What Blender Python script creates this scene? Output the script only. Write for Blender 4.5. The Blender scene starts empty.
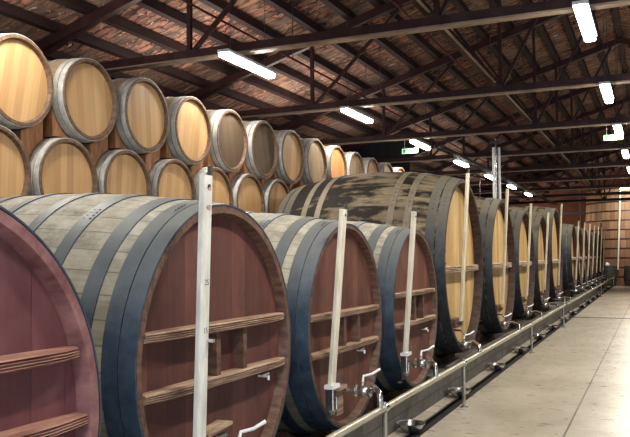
import bpy, math, random
from mathutils import Vector, Matrix
random.seed(7)
C = bpy.context.scene.collection
PI = math.pi
S = math.sin
K = math.cos

# ------------------------------------------------------------------ materials
class NT:
    def __init__(s, name, rough=0.6, metal=0.0):
        s.m = bpy.data.materials.new(name); s.m.use_nodes = True
        s.t = s.m.node_tree; s.n = s.t.nodes; s.l = s.t.links
        s.b = s.n['Principled BSDF']
        s.b.inputs['Roughness'].default_value = rough
        s.b.inputs['Metallic'].default_value = metal
    def put(s, sock, v):
        if isinstance(v, bpy.types.NodeSocket): s.l.new(v, sock)
        elif v is not None:
            if hasattr(v, '__len__') and len(v) == 3 and sock.type == 'RGBA': v = (*v, 1)
            sock.default_value = v
    def math(s, op, a, b=None, c=None, clamp=False):
        n = s.n.new('ShaderNodeMath'); n.operation = op; n.use_clamp = clamp
        s.put(n.inputs[0], a)
        if b is not None: s.put(n.inputs[1], b)
        if c is not None: s.put(n.inputs[2], c)
        return n.outputs[0]
    def mix(s, f, a, b, mode='MIX'):
        n = s.n.new('ShaderNodeMix'); n.data_type = 'RGBA'; n.blend_type = mode
        s.put(n.inputs[0], f); s.put(n.inputs[6], a); s.put(n.inputs[7], b)
        return n.outputs[2]
    def obj(s):
        n = s.n.new('ShaderNodeTexCoord'); x = s.n.new('ShaderNodeSeparateXYZ')
        s.l.new(n.outputs['Object'], x.inputs[0]); return x.outputs
    def xyz(s, x, y, z):
        n = s.n.new('ShaderNodeCombineXYZ')
        for i, v in enumerate((x, y, z)): s.put(n.inputs[i], v)
        return n.outputs[0]
    def noise(s, vec, scale=5, detail=4, rough=0.55, dist=0):
        n = s.n.new('ShaderNodeTexNoise'); n.inputs['Scale'].default_value = scale
        n.inputs['Detail'].default_value = detail; n.inputs['Roughness'].default_value = rough
        n.inputs['Distortion'].default_value = dist
        s.l.new(vec, n.inputs['Vector']); return n.outputs[0]
    def white(s, v):
        n = s.n.new('ShaderNodeTexWhiteNoise'); n.noise_dimensions = '1D'; s.put(n.inputs['W'], v); return n.outputs[0]
    def rnd(s):
        return s.n.new('ShaderNodeObjectInfo').outputs['Random']
    def ramp(s, f, lo, hi):
        n = s.n.new('ShaderNodeMapRange'); n.inputs[1].default_value = lo; n.inputs[2].default_value = hi
        s.put(n.inputs[0], f); return n.outputs[0]
    def bump(s, h, strength=0.3, dist=0.01):
        n = s.n.new('ShaderNodeBump'); n.inputs['Strength'].default_value = strength; n.inputs['Distance'].default_value = dist
        s.l.new(h, n.inputs['Height']); s.l.new(n.outputs[0], s.b.inputs['Normal'])
    def nz(s):
        g = s.n.new('ShaderNodeNewGeometry'); x = s.n.new('ShaderNodeSeparateXYZ'); s.l.new(g.outputs['Normal'], x.inputs[0]); return x.outputs[2]
    def col(s, c): s.put(s.b.inputs['Base Color'], c); return s.m

def m_staves(name, dark, light, n=40, dust=None, dustf=0.5, stain=0.0, staincol=(.015, .012, .01), rough=.75):
    t = NT(name, rough); x, y, z = t.obj()
    ang = t.math('ARCTAN2', y, z); u = t.math('MULTIPLY', ang, n / (2 * PI))
    i = t.math('FLOOR', u); fr = t.math('FRACT', u); r = t.rnd()
    w = t.white(t.math('ADD', i, t.math('MULTIPLY', r, 977.0)))
    g = t.noise(t.xyz(t.math('MULTIPLY', x, 1.5), t.math('ADD', t.math('MULTIPLY', u, 3.0), t.math('MULTIPLY', r, 50)), w), 2.2, 6, .65)
    big = t.noise(t.xyz(t.math('ADD', x, t.math('MULTIPLY', r, 20)), y, z), 2.6, 4, .6, .6)
    f = t.math('ADD', t.math('MULTIPLY', g, .75), t.math('MULTIPLY', w, .35), clamp=True)
    c = t.mix(t.ramp(f, .25, .85), dark, light)
    c = t.mix(t.math('MULTIPLY', t.ramp(big, .45, .62), .35), c, dark)
    if dust:
        up = t.ramp(t.nz(), .15, .95)
        d = t.math('MULTIPLY', up, t.math('MULTIPLY', t.ramp(t.noise(t.xyz(x, y, z), 9, 5, .7), .25, .7), dustf))
        c = t.mix(d, c, dust)
    if stain:
        sx = t.noise(t.xyz(t.math('MULTIPLY', x, 1.3), t.math('ADD', t.math('MULTIPLY', i, 3.71), t.math('MULTIPLY', r, 31)), t.math('MULTIPLY', fr, .9)), 2.0, 3, .5, .3)
        s2 = t.noise(t.xyz(t.math('MULTIPLY', x, 1.1), t.math('MULTIPLY', y, 2.2), z), 1.9, 4, .6)
        sf = t.ramp(t.math('ADD', t.math('ADD', t.math('MULTIPLY', sx, .45), t.math('MULTIPLY', s2, .55)), t.math('MULTIPLY', t.ramp(x, -1.35, -1.75), .12)), .465, .55)
        c = t.mix(t.math('MULTIPLY', sf, stain), c, staincol)
    e = t.math('ABSOLUTE', t.math('SUBTRACT', fr, .5))
    seam = t.ramp(e, .462, .497)
    c = t.mix(t.math('MULTIPLY', seam, .5), c, (.03, .025, .02))
    t.bump(t.math('SUBTRACT', g, t.math('MULTIPLY', seam, .8)), .35, .01)
    return t.col(c)

def m_boards(name, dark, light, w=.1, grain=28, seamf=.6, stain=None, stainf=.0, rough=.6, vary=.5, axis='y'):
    """vertical boards; the pattern runs along local z"""
    t = NT(name, rough); x, y, z = t.obj()
    if axis == 'x': x, y = y, x
    u = t.math('DIVIDE', y, w); i = t.math('FLOOR', u); fr = t.math('FRACT', u); r = t.rnd()
    wn = t.white(t.math('ADD', i, t.math('MULTIPLY', r, 531.0)))
    g = t.noise(t.xyz(x, t.math('MULTIPLY', y, grain), t.math('ADD', t.math('MULTIPLY', z, 1.3), t.math('MULTIPLY', wn, 30))), 1.6, 5, .6, .4)
    f = t.math('ADD', t.math('MULTIPLY', g, 1 - vary), t.math('MULTIPLY', wn, vary), clamp=True)
    c = t.mix(t.ramp(f, .15, .85), dark, light)
    if stain:
        b = t.noise(t.xyz(x, t.math('ADD', t.math('MULTIPLY', y, 1.6), t.math('MULTIPLY', r, 40)), t.math('MULTIPLY', z, 1.0)), 2.2, 5, .62, .5)
        c = t.mix(t.math('MULTIPLY', t.ramp(b, .45, .7), stainf), c, stain)
    e = t.math('ABSOLUTE', t.math('SUBTRACT', fr, .5))
    seam = t.ramp(e, .475, .498)
    c = t.mix(t.math('MULTIPLY', seam, seamf), c, (.03, .02, .015))
    t.bump(t.math('SUBTRACT', g, seam), .25, .006)
    return t.col(c)

def m_noisy(name, a, b, scale=6, rough=.6, metal=0, lo=.35, hi=.65, stretch=(1, 1, 1), bump=.15, dust=None, dustf=.5):
    t = NT(name, rough, metal); x, y, z = t.obj(); r = t.rnd()
    v = t.xyz(t.math('ADD', t.math('MULTIPLY', x, stretch[0]), t.math('MULTIPLY', r, 17)), t.math('MULTIPLY', y, stretch[1]), t.math('MULTIPLY', z, stretch[2]))
    g = t.noise(v, scale, 5, .62)
    c = t.mix(t.ramp(g, lo, hi), a, b)
    if dust:
        c = t.mix(t.math('MULTIPLY', t.ramp(t.nz(), .2, .95), dustf), c, dust)
    if bump: t.bump(g, bump, .008)
    return t.col(c)

def m_plain(name, c, rough=.5, metal=0, emit=0):
    t = NT(name, rough, metal)
    if emit:
        t.b.inputs['Emission Color'].default_value = (*c, 1); t.b.inputs['Emission Strength'].default_value = emit
    return t.col(c)

M = {}
M['staves_old'] = m_staves('weathered staves', (.15, .135, .10), (.42, .39, .31), 44, (.68, .66, .58), .9)
M['staves_big'] = m_staves('stained staves', (.12, .09, .06), (.38, .31, .205), 40, (.46, .39, .29), .3, .96)
M['staves_far'] = m_staves('far grey staves', (.12, .10, .08), (.36, .32, .26), 40, (.50, .46, .38), .5, .5)
M['staves_small'] = m_staves('oak barrel staves', (.26, .18, .10), (.52, .40, .26), 30, (.60, .52, .40), .5, 0)
M['staves_grey'] = m_staves('grey barrel staves', (.16, .13, .10), (.34, .29, .23), 30, (.45, .41, .34), .5, 0)
M['head_plum'] = m_boards('plum painted head', (.125, .045, .050), (.215, .085, .092), .19, 10, .4, (.28, .15, .15), .45, .55, .45)
M['head_red'] = m_boards('wine stained head', (.095, .038, .033), (.205, .085, .070), .17, 12, .6, (.06, .026, .02), .6, .6, .5)
M['head_rust'] = m_boards('rust brown head', (.11, .042, .030), (.235, .10, .070), .12, 14, .7, (.06, .024, .018), .6, .6, .5)
M['head_gold'] = m_boards('golden oak head', (.42, .26, .10), (.80, .575, .29), .15, 16, .45, (.40, .24, .10), .35, .5, .5)
M['head_oak'] = m_boards('light oak head', (.44, .26, .115), (.66, .425, .215), .085, 24, .3, (.45, .25, .11), .15, .5, .55)
M['head_orange'] = m_boards('orange oak head', (.42, .19, .07), (.60, .32, .13), .085, 24, .3, (.4, .2, .1), .2, .5, .55)
M['head_grey'] = m_boards('greyed oak head', (.07, .045, .028), (.155, .105, .065), .085, 30, .5, (.22, .17, .12), .2, .7, .4)
M['head_tan'] = m_boards('dusty tan head', (.20, .14, .08), (.40, .29, .18), .085, 30, .5, (.22, .16, .1), .5, .6, .4)
M['chime_brown'] = m_noisy('brown chime wood', (.085, .045, .032), (.19, .11, .08), 7, .6, 0, .35, .65, (1, 3, 3), .2)
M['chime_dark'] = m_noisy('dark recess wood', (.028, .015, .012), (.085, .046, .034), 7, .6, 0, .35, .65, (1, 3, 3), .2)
M['chime_plum'] = m_noisy('plum chime wood', (.16, .065, .068), (.32, .17, .165), 5, .5, 0, .35, .7, (1, 2, 2), .25)
M['chime_small'] = m_noisy('barrel chime wood', (.095, .055, .034), (.22, .145, .095), 9, .6, 0, .3, .7, (1, 3, 3), .2)
M['hoop'] = m_noisy('blue black painted hoop', (.022, .040, .070), (.068, .098, .140), 10, .5, .1, .3, .7, (1, 1, 1), .15, (.30, .31, .30), .8)
M['hoop_big'] = m_noisy('dusty dark hoop', (.022, .028, .036), (.06, .07, .08), 9, .5, .1, .3, .7, (1, 1, 1), .15, (.34, .31, .25), .7)
M['hoop_tan'] = m_noisy('dusty rusted hoop', (.12, .10, .075), (.30, .26, .19), 8, .6, .2, .3, .7, (1, 1, 1), .15, (.42, .38, .30), .5)
M['hoop_galv'] = m_noisy('galvanised hoop', (.36, .36, .35), (.62, .62, .60), 12, .5, .05, .3, .7, (1, 1, 1), .1)
M['rivet'] = m_plain('rivet steel', (.05, .055, .06), .4, .8)
M['bar_wood'] = m_noisy('ridged bar wood', (.20, .12, .08), (.50, .375, .28), 4, .6, 0, .35, .65, (6, .7, 16), .5)
M['bar_red'] = m_noisy('red ridged bar wood', (.20, .09, .07), (.44, .27, .21), 4, .6, 0, .35, .65, (6, .7, 16), .5)
M['bar_grey'] = m_noisy('grey bar wood', (.26, .17, .11), (.55, .43, .31), 5, .6, 0, .35, .65, (6, .7, 10), .4)
M['stick'] = m_noisy('white painted stick', (.46, .45, .40), (.78, .77, .72), 5, .5, 0, .25, .6, (3, 3, .6), .1)
M['stick_cream'] = m_noisy('cream wood stick', (.50, .42, .29), (.76, .68, .52), 5, .55, 0, .25, .6, (3, 3, .6), .1)
M['stick_pale'] = m_noisy('pale cream stick', (.50, .46, .37), (.78, .73, .62), 5, .5, 0, .25, .6, (3, 3, .6), .1)
M['steel'] = m_noisy('stainless steel', (.48, .48, .47), (.70, .70, .68), 12, .22, .9, .3, .7, (1, 1, 1), 0)
M['steel_dark'] = m_noisy('worn dark steel', (.10, .10, .10), (.22, .22, .21), 12, .4, .7, .3, .7, (1, 1, 1), 0)
M['pipe'] = m_noisy('cream steel pipe', (.42, .39, .30), (.62, .59, .48), 4, .3, .35, .3, .7, (1, 1, 1), 0)
M['white_metal'] = m_plain('white painted metal', (.82, .83, .84), .4)
M['truss'] = m_noisy('maroon painted steel', (.042, .021, .022), (.085, .042, .042), 5, .45, .05, .3, .7, (1, 1, 1), 0)
M['truss_lip'] = m_noisy('pale lamplit steel', (.30, .21, .16), (.58, .48, .38), 6, .35, .3, .3, .7, (.4, 1, 1), 0)  # lamplight on the flange undersides is put into this pale colour
M['purlin'] = m_noisy('dark purlin timber', (.022, .012, .012), (.055, .028, .028), 4, .7, 0, .3, .7, (1, .3, 1), 0)
M['red_pipe'] = m_plain('red painted pipe', (.13, .024, .026), .5)
M['block'] = m_noisy('brown timber block', (.22, .10, .045), (.50, .26, .13), 4, .7, 0, .3, .7, (1, 5, 1), .3)
M['concrete'] = None
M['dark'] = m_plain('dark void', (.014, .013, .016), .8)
M['lamp'] = m_plain('lit diffuser', (1.0, .985, .95), .4, 0, 14)
M['lamp_warm'] = m_plain('lit warm diffuser', (1.0, .94, .82), .4, 0, 14)
M['sign'] = None
M['ink_red'] = m_plain('red ink', (.45, .05, .06), .6)
M['ink'] = m_plain('black ink', (.05, .05, .06), .6)
M['standing'] = m_staves('dark standing barrel staves', (.045, .045, .038), (.13, .13, .11), 28, None, 0, 0)
M['jug'] = m_plain('white glazed jug', (.80, .80, .78), .3)

def m_concrete_wall():
    t = NT('kerb blocks', .8); x, y, z = t.obj()
    b = t.n.new('ShaderNodeTexBrick'); b.inputs['Scale'].default_value = 1
    b.inputs['Brick Width'].default_value = .40; b.inputs['Row Height'].default_value = .125
    b.inputs['Mortar Size'].default_value = .008; b.inputs['Color1'].default_value = (.12, .11, .095, 1)
    b.inputs['Color2'].default_value = (.19, .175, .15, 1); b.inputs['Mortar'].default_value = (.08, .075, .065, 1)
    t.l.new(t.xyz(y, z, 0), b.inputs['Vector'])
    g = t.noise(t.xyz(x, y, z), 5, 6, .65)
    c = t.mix(t.math('MULTIPLY', t.ramp(g, .4, .7), .7), b.outputs[0], (.075, .068, .058))
    t.bump(g, .3, .01); return t.col(c)
M['kerb'] = m_concrete_wall()

def m_floor():
    t = NT('polished concrete floor', .35); x, y, z = t.obj()
    a = t.noise(t.xyz(t.math('MULTIPLY', x, 1.0), t.math('MULTIPLY', y, .8), 0), 1.1, 6, .62, .6)
    b = t.noise(t.xyz(t.math('MULTIPLY', x, 1.0), t.math('MULTIPLY', y, 2.2), 0), 5.5, 5, .6, .3)
    c = t.mix(t.ramp(a, .3, .7), (.36, .325, .265), (.55, .51, .43))
    c = t.mix(t.math('MULTIPLY', t.ramp(b, .45, .7), .35), c, (.32, .28, .22))
    jx = t.math('LESS_THAN', t.math('ABSOLUTE', t.math('ADD', x, .79)), .008)
    jx2 = t.math('LESS_THAN', t.math('ABSOLUTE', t.math('SUBTRACT', x, 2.9)), .008)
    jy = t.math('LESS_THAN', t.math('ABSOLUTE', t.math('SUBTRACT', t.math('PINGPONG', y, 3.2), 3.2)), .006)
    c = t.mix(t.math('MULTIPLY', t.math('MAXIMUM', jx, jx2), .8), c, (.07, .06, .05))
    c = t.mix(t.math('MULTIPLY', jy, .25), c, (.07, .06, .05))
    t.put(t.b.inputs['Roughness'], t.ramp(b, -.4, 1.4))
    r = t.n.new('ShaderNodeMapRange'); r.inputs[1].default_value = .3; r.inputs[2].default_value = .7; r.inputs[3].default_value = .22; r.inputs[4].default_value = .48
    t.l.new(b, r.inputs[0]); t.l.new(r.outputs[0], t.b.inputs['Roughness'])
    t.bump(t.noise(t.xyz(t.math('MULTIPLY', x, .8), t.math('MULTIPLY', y, 2.0), 0), 4, 2, .5), .05, .006)
    return t.col(c)
M['floor'] = m_floor()

def m_tiles():
    """underside of clay pan tiles: short courses, mortar flecks"""
    t = NT('clay tile underside', .85); x, y, z = t.obj()
    b = t.n.new('ShaderNodeTexBrick'); b.inputs['Scale'].default_value = 1; b.offset = .37
    b.inputs['Brick Width'].default_value = .42; b.inputs['Row Height'].default_value = .17
    b.inputs['Mortar Size'].default_value = .018; b.inputs['Bias'].default_value = -.1
    b.inputs['Color1'].default_value = (.52, .235, .15, 1); b.inputs['Color2'].default_value = (.25, .135, .10, 1)
    b.inputs['Mortar'].default_value = (.022, .014, .013, 1)
    wob = t.noise(t.xyz(x, y, 0), 2.5, 3, .6)
    t.l.new(t.xyz(t.math('ADD', x, t.math('MULTIPLY', wob, .7)), t.math('ADD', y, t.math('MULTIPLY', wob, .38)), 0), b.inputs['Vector'])
    n1 = t.noise(t.xyz(t.math('MULTIPLY', x, 1.6), t.math('MULTIPLY', y, 4.5), 0), 1.5, 5, .75)
    c = t.mix(t.ramp(n1, .42, .60), b.outputs[0], (.045, .030, .027))
    n3 = t.noise(t.xyz(x, y, 5), .9, 4, .65)
    c = t.mix(t.math('MULTIPLY', t.ramp(n3, .42, .65), .55), c, (.34, .26, .20))
    n2 = t.noise(t.xyz(t.math('MULTIPLY', x, 2.2), t.math('MULTIPLY', y, 5.0), 9), 2.2, 4, .7, 1.2)
    c = t.mix(t.ramp(n2, .63, .67), c, (.82, .70, .60))
    t.bump(t.math('ADD', n1, b.outputs['Fac']), .8, .04)
    return t.col(c)
M['tiles'] = m_tiles()

def m_brickwall(name, c1, c2, mortar, w=.3, h=.1, along='x'):
    t = NT(name, .85); x, y, z = t.obj()
    b = t.n.new('ShaderNodeTexBrick'); b.inputs['Scale'].default_value = 1
    b.inputs['Brick Width'].default_value = w; b.inputs['Row Height'].default_value = h
    b.inputs['Mortar Size'].default_value = .008
    b.inputs['Color1'].default_value = (*c1, 1); b.inputs['Color2'].default_value = (*c2, 1); b.inputs['Mortar'].default_value = (*mortar, 1)
    t.l.new(t.xyz(x if along == 'x' else y, z, 0), b.inputs['Vector'])
    g = t.noise(t.xyz(x, y, z), 1.5, 5, .6)
    c = t.mix(t.math('MULTIPLY', t.ramp(g, .4, .7), .6), b.outputs[0], tuple(v * .45 for v in c1))
    return t.col(c)
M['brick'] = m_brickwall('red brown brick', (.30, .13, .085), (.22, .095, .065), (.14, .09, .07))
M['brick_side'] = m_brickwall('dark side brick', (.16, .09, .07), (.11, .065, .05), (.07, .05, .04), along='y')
M['corr'] = m_boards('dark corrugated sheet', (.030, .032, .038), (.06, .062, .07), .16, 3, .7, None, 0, .5, .3, 'x')
M['vat'] = None
def m_vat():
    t = NT('vat staves', .7); x, y, z = t.obj()
    ang = t.math('ARCTAN2', y, x); u = t.math('MULTIPLY', ang, 62 / (2 * PI)); row = t.math('FLOOR', t.math('DIVIDE', z, .48))
    u = t.math('ADD', u, t.math('MULTIPLY', t.white(row), .35))
    i = t.math('FLOOR', u); fr = t.math('FRACT', u)
    w = t.white(t.math('ADD', i, t.math('MULTIPLY', row, 61.3)))
    g = t.noise(t.xyz(t.math('MULTIPLY', u, 2.5), 0, t.math('MULTIPLY', z, .8)), 2, 5, .6)
    c = t.mix(t.math('ADD', t.math('MULTIPLY', w, .6), t.math('MULTIPLY', g, .4)), (.19, .105, .06), (.47, .32, .20))
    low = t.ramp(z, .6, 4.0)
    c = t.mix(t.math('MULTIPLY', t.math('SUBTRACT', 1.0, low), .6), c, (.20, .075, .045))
    e = t.math('ABSOLUTE', t.math('SUBTRACT', fr, .5)); seam = t.ramp(e, .45, .49)
    c = t.mix(t.math('MULTIPLY', seam, .6), c, (.04, .025, .02))
    return t.col(c)
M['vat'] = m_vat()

def m_sign():
    t = NT('green exit sign face', .4)
    t.b.inputs['Emission Color'].default_value = (.45, .90, .55, 1); t.b.inputs['Emission Strength'].default_value = .32
    return t.col((.40, .66, .45))
M['sign'] = m_sign()
M['sign_mark'] = m_plain('dark green sign marks', (.10, .28, .14), .5)

# ------------------------------------------------------------------ mesh builder
class MB:
    def __init__(s): s.v = []; s.f = []; s.sm = []; s.mi = []
    def add(s, vs, fs, smooth=False, mi=0):
        o = len(s.v); s.v += [tuple(p) for p in vs]
        for f in fs: s.f.append([o + i for i in f]); s.sm.append(smooth); s.mi.append(mi)
    def box(s, x0, x1, y0, y1, z0, z1, mi=0):
        s.add([(x0, y0, z0), (x1, y0, z0), (x1, y1, z0), (x0, y1, z0), (x0, y0, z1), (x1, y0, z1), (x1, y1, z1), (x0, y1, z1)],
              [(0, 3, 2, 1), (4, 5, 6, 7), (0, 1, 5, 4), (1, 2, 6, 5), (2, 3, 7, 6), (3, 0, 4, 7)], mi=mi)
        return s
    def beam(s, a, b, w, h, up=(0, 0, 1), bev=0, mi=0):
        """rectangular bar from a to b, w across, h along up"""
        a, b = Vector(a), Vector(b); d = (b - a).normalized(); u = Vector(up)
        r = d.cross(u)
        if r.length < 1e-4: r = d.cross(Vector((1, 0, 0)))
        r.normalize(); u = r.cross(d).normalized()
        hw, hh = w / 2, h / 2
        if bev:
            q = bev; prof = [(-hw + q, -hh), (hw - q, -hh), (hw, -hh + q), (hw, hh - q), (hw - q, hh), (-hw + q, hh), (-hw, hh - q), (-hw, -hh + q)]
        else: prof = [(-hw, -hh), (hw, -hh), (hw, hh), (-hw, hh)]
        n = len(prof); vs = [a + r * p + u * q2 for p, q2 in prof] + [b + r * p + u * q2 for p, q2 in prof]
        fs = [tuple(range(n))[::1], tuple(range(2 * n - 1, n - 1, -1))] + [(i, i + n, (i + 1) % n + n, (i + 1) % n) for i in range(n)]
        s.add(vs, fs, mi=mi); return s
    def tube(s, pts, r, n=10, cap=True, mi=0):
        pts = [Vector(p) for p in pts]; rr = r if hasattr(r, '__len__') else [r] * len(pts)
        rings = []; pu = None
        for i, p in enumerate(pts):
            d = (pts[min(i + 1, len(pts) - 1)] - pts[max(i - 1, 0)]).normalized()
            if pu is None:
                pu = Vector((0, 0, 1)) if abs(d.z) < .9 else Vector((1, 0, 0))
            u = (pu - d * pu.dot(d)).normalized(); w = d.cross(u); pu = u
            rings.append([p + (u * K(2 * PI * k / n) + w * S(2 * PI * k / n)) * rr[i] for k in range(n)])
        vs = [q for g in rings for q in g]; fs = []
        for i in range(len(pts) - 1):
            for k in range(n):
                a = i * n + k; b = i * n + (k + 1) % n; fs.append((a, b, b + n, a + n))
        s.add(vs, fs, True, mi)
        if cap: s.add(rings[0], [tuple(range(n))[::-1]], mi=mi); s.add(rings[-1], [tuple(range(n))], mi=mi)
        return s
    def lathe(s, prof, axis='x', n=72, closed=False, mi=0, o=(0, 0, 0)):
        """prof: (a, r) along the axis"""
        vs = []
        for a, r in prof:
            for k in range(n):
                t = 2 * PI * k / n
                if axis == 'x': vs.append((o[0] + a, o[1] + r * S(t), o[2] + r * K(t)))
                else: vs.append((o[0] + r * K(t), o[1] + r * S(t), o[2] + a))
        fs = []; m = len(prof)
        for i in range(m if closed else m - 1):
            j = (i + 1) % m
            for k in range(n): fs.append((i * n + k, i * n + (k + 1) % n, j * n + (k + 1) % n, j * n + k))
        s.add(vs, fs, True, mi); return s
    def build(s, name, mats, parent=None, loc=(0, 0, 0), angle=35):
        me = bpy.data.meshes.new(name); me.from_pydata(s.v, [], s.f)
        if not isinstance(mats, (list, tuple)): mats = [mats]
        for m in mats: me.materials.append(m)
        me.polygons.foreach_set('use_smooth', s.sm); me.polygons.foreach_set('material_index', s.mi)
        import bmesh
        bm = bmesh.new(); bm.from_mesh(me); bmesh.ops.recalc_face_normals(bm, faces=bm.faces); bm.to_mesh(me); bm.free()
        me.set_sharp_from_angle(angle=math.radians(angle)); me.update()
        ob = bpy.data.objects.new(name, me); C.objects.link(ob); ob.location = loc
        if parent: ob.parent = parent
        return ob

def disc(mb, x, r, thick, n=72):
    """solid head disc: front face at x, going back by thick"""
    pr = [(x - thick, .0001), (x - thick, r), (x, r), (x, .0001)]
    mb.lathe(pr, 'x', n); return mb

def tag(o, label=None, cat=None, group=None, kind=None):
    if label: o['label'] = label
    if cat: o['category'] = cat
    if group: o['group'] = group
    if kind: o['kind'] = kind
    return o
def thing(name, label, cat, loc, group=None):
    o = bpy.data.objects.new(name, None); C.objects.link(o); o.location = loc; o.empty_display_size = .2
    return tag(o, label, cat, group)
def copy_tree(o, parent=None):
    c = o.copy(); C.objects.link(c)
    if parent: c.parent = parent
    for ch in list(o.children): copy_tree(ch, c)
    return c
def structure(name, mb, mat, loc=(0, 0, 0)):
    return tag(mb.build(name, mat, None, loc), kind='structure')

# ------------------------------------------------------------------ setting
EAVE_X, RIDGE_X, EAVE_Z, SL = -9.65, -.65, 4.10, .30
def roofz(X): return 5.6 + SL * ((X if X <= RIDGE_X else 2 * RIDGE_X - X) + 4.65)
RIDGE_Z = roofz(RIDGE_X); RX = 2 * RIDGE_X - EAVE_X; Y0, Y1 = -5.0, 48.0

SLOT0, SLOT1 = -2.085, -1.965
f = MB()
f.box(SLOT1, RX, Y0, 20.66, -.12, 0); f.box(SLOT1, RX, 20.88, Y1, -.12, 0)
f.box(EAVE_X, SLOT0, Y0, Y1, -.12, 0); f.box(SLOT0, SLOT1, Y0, Y1, -.12, -.06); f.box(SLOT1, RX, 20.66, 20.88, -.12, -.05)
structure('floor', f, M['floor'])
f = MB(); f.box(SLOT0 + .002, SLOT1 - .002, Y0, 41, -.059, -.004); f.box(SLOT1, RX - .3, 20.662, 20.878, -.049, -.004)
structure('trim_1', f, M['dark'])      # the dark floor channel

f = MB()
for sgn, xe in ((-1, EAVE_X - .3), (1, RX + .3)):
    z = roofz(xe)
    f.add([(RIDGE_X, Y0, RIDGE_Z + .17), (RIDGE_X, Y1, RIDGE_Z + .17), (xe, Y1, z + .17), (xe, Y0, z + .17),
           (RIDGE_X, Y0, RIDGE_Z + .27), (RIDGE_X, Y1, RIDGE_Z + .27), (xe, Y1, z + .27), (xe, Y0, z + .27)],
          [(0, 1, 2, 3), (7, 6, 5, 4), (0, 3, 7, 4), (1, 5, 6, 2), (2, 6, 7, 3)])
structure('ceiling', f, M['tiles'])
f = MB(); f.box(EAVE_X - .2, EAVE_X, Y0, Y1, 0, EAVE_Z + .16); structure('wall_left', f, M['brick_side'])
f = MB(); f.box(RX, RX + .2, Y0, Y1, 0, EAVE_Z + .16); structure('wall_right', f, M['brick_side'])
def gable(name, y0, y1, mat):
    g = MB(); pts = [(EAVE_X, 0), (RX, 0), (RX, EAVE_Z + .16), (RIDGE_X, RIDGE_Z + .16), (EAVE_X, EAVE_Z + .16)]
    vs = [(x, y0, z) for x, z in pts] + [(x, y1, z) for x, z in pts]
    g.add(vs, [(0, 1, 2, 3, 4), (9, 8, 7, 6, 5)] + [(i, i + 5, (i + 1) % 5 + 5, (i + 1) % 5) for i in range(5)])
    structure(name, g, mat)
gable('wall_back', Y1, Y1 + .2, M['brick']); gable('wall_front', Y0 - .2, Y0, M['brick'])
# kerb and the bed the casks lie on
f = MB(); f.box(-2.285, -2.235, .2, 8.92, 0, .22); f.box(-6.0, -2.285, .2, 8.92, 0, .05)
f.box(-2.285, -2.235, 8.92, 40.6, 0, .315); f.box(-4.95, -2.285, 8.92, 40.6, 0, .185)
structure('trim_2', f, M['kerb'])

# purlins
def member(name, mb, mat, cat, label, group=None):
    o = mb.build(name, mat); return tag(o, label, cat, group, 'structure')
px = [RIDGE_X + .0, -1.12, -1.62, -2.11, -2.62, -3.13, -3.64, -4.14, -4.66, -5.24, -5.82, -6.40, -6.98, -7.56, -8.14, -8.72, -9.30]
px += [2 * RIDGE_X - x for x in px[1:]]
for x in px:
    z = roofz(x); g = MB(); g.beam((x, Y0, z + .095), (x, Y1, z + .095), .12, .13)
    member('purlin_beam', g, M['purlin'], 'roof beam', None)
f = MB()

# trusses
TY = [8.3 + 3.87 * k for k in range(-2, 9)]
TZ = 4.16
lo = [-8.55, -5.38, -2.15, RIDGE_X * 2 + 2.15, RIDGE_X * 2 + 5.38, RIDGE_X * 2 + 8.55]
def make_truss():
    r = bpy.data.objects.new('roof_truss', None); C.objects.link(r); r['kind'] = 'structure'
    g = MB(); g.box(EAVE_X + .02, RX - .02, -.055, -.03, 0, .105); g.box(EAVE_X + .02, RX - .02, .03, .055, 0, .105); g.box(EAVE_X + .02, RX - .02, -.03, .03, .02, .035)
    g.build('bottom_chord', M['truss'], r, (0, 0, TZ - .02))
    g = MB(); g.box(EAVE_X + .02, RX - .02, -.07, .07, -.022, 0); g.build('chord_flange', M['truss_lip'], r, (0, 0, TZ - .02))
    for s_ in (-1, 1):
        xe = EAVE_X + .03 if s_ < 0 else RX - .03
        g = MB(); g.beam((xe, 0, roofz(xe) - .06 + .02), (RIDGE_X, 0, RIDGE_Z - .06 + .02), .10, .14); g.build('top_chord', M['truss'], r)
        for k in range(3):
            x = lo[k] if s_ < 0 else lo[5 - k]
            g = MB(); g.beam((x, 0, TZ + .05), (x, 0, roofz(x) - .08), .055, .055, (1, 0, 0)); g.build('web_post', M['truss'], r)
            tx = {0: -7.0, 1: -3.75, 2: -.85}[k]
            if s_ > 0: tx = 2 * RIDGE_X - tx
            g = MB(); g.beam((x, .03, TZ + .05), (tx, .03, roofz(tx) - .1), .045, .055, (0, 1, 0)); g.build('web_brace', M['truss'], r)
            if k == 2:
                tx = -3.3 if s_ < 0 else 2 * RIDGE_X + 3.3
                g = MB(); g.beam((x, -.03, TZ + .05), (tx, -.03, roofz(tx) - .1), .045, .05, (0, 1, 0)); g.build('web_brace', M['truss'], r)
    return r
tr = make_truss()
for k, y in enumerate(TY):
    o = tr if k == 0 else copy_tree(tr); o.location = (0, y, 0)
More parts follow.
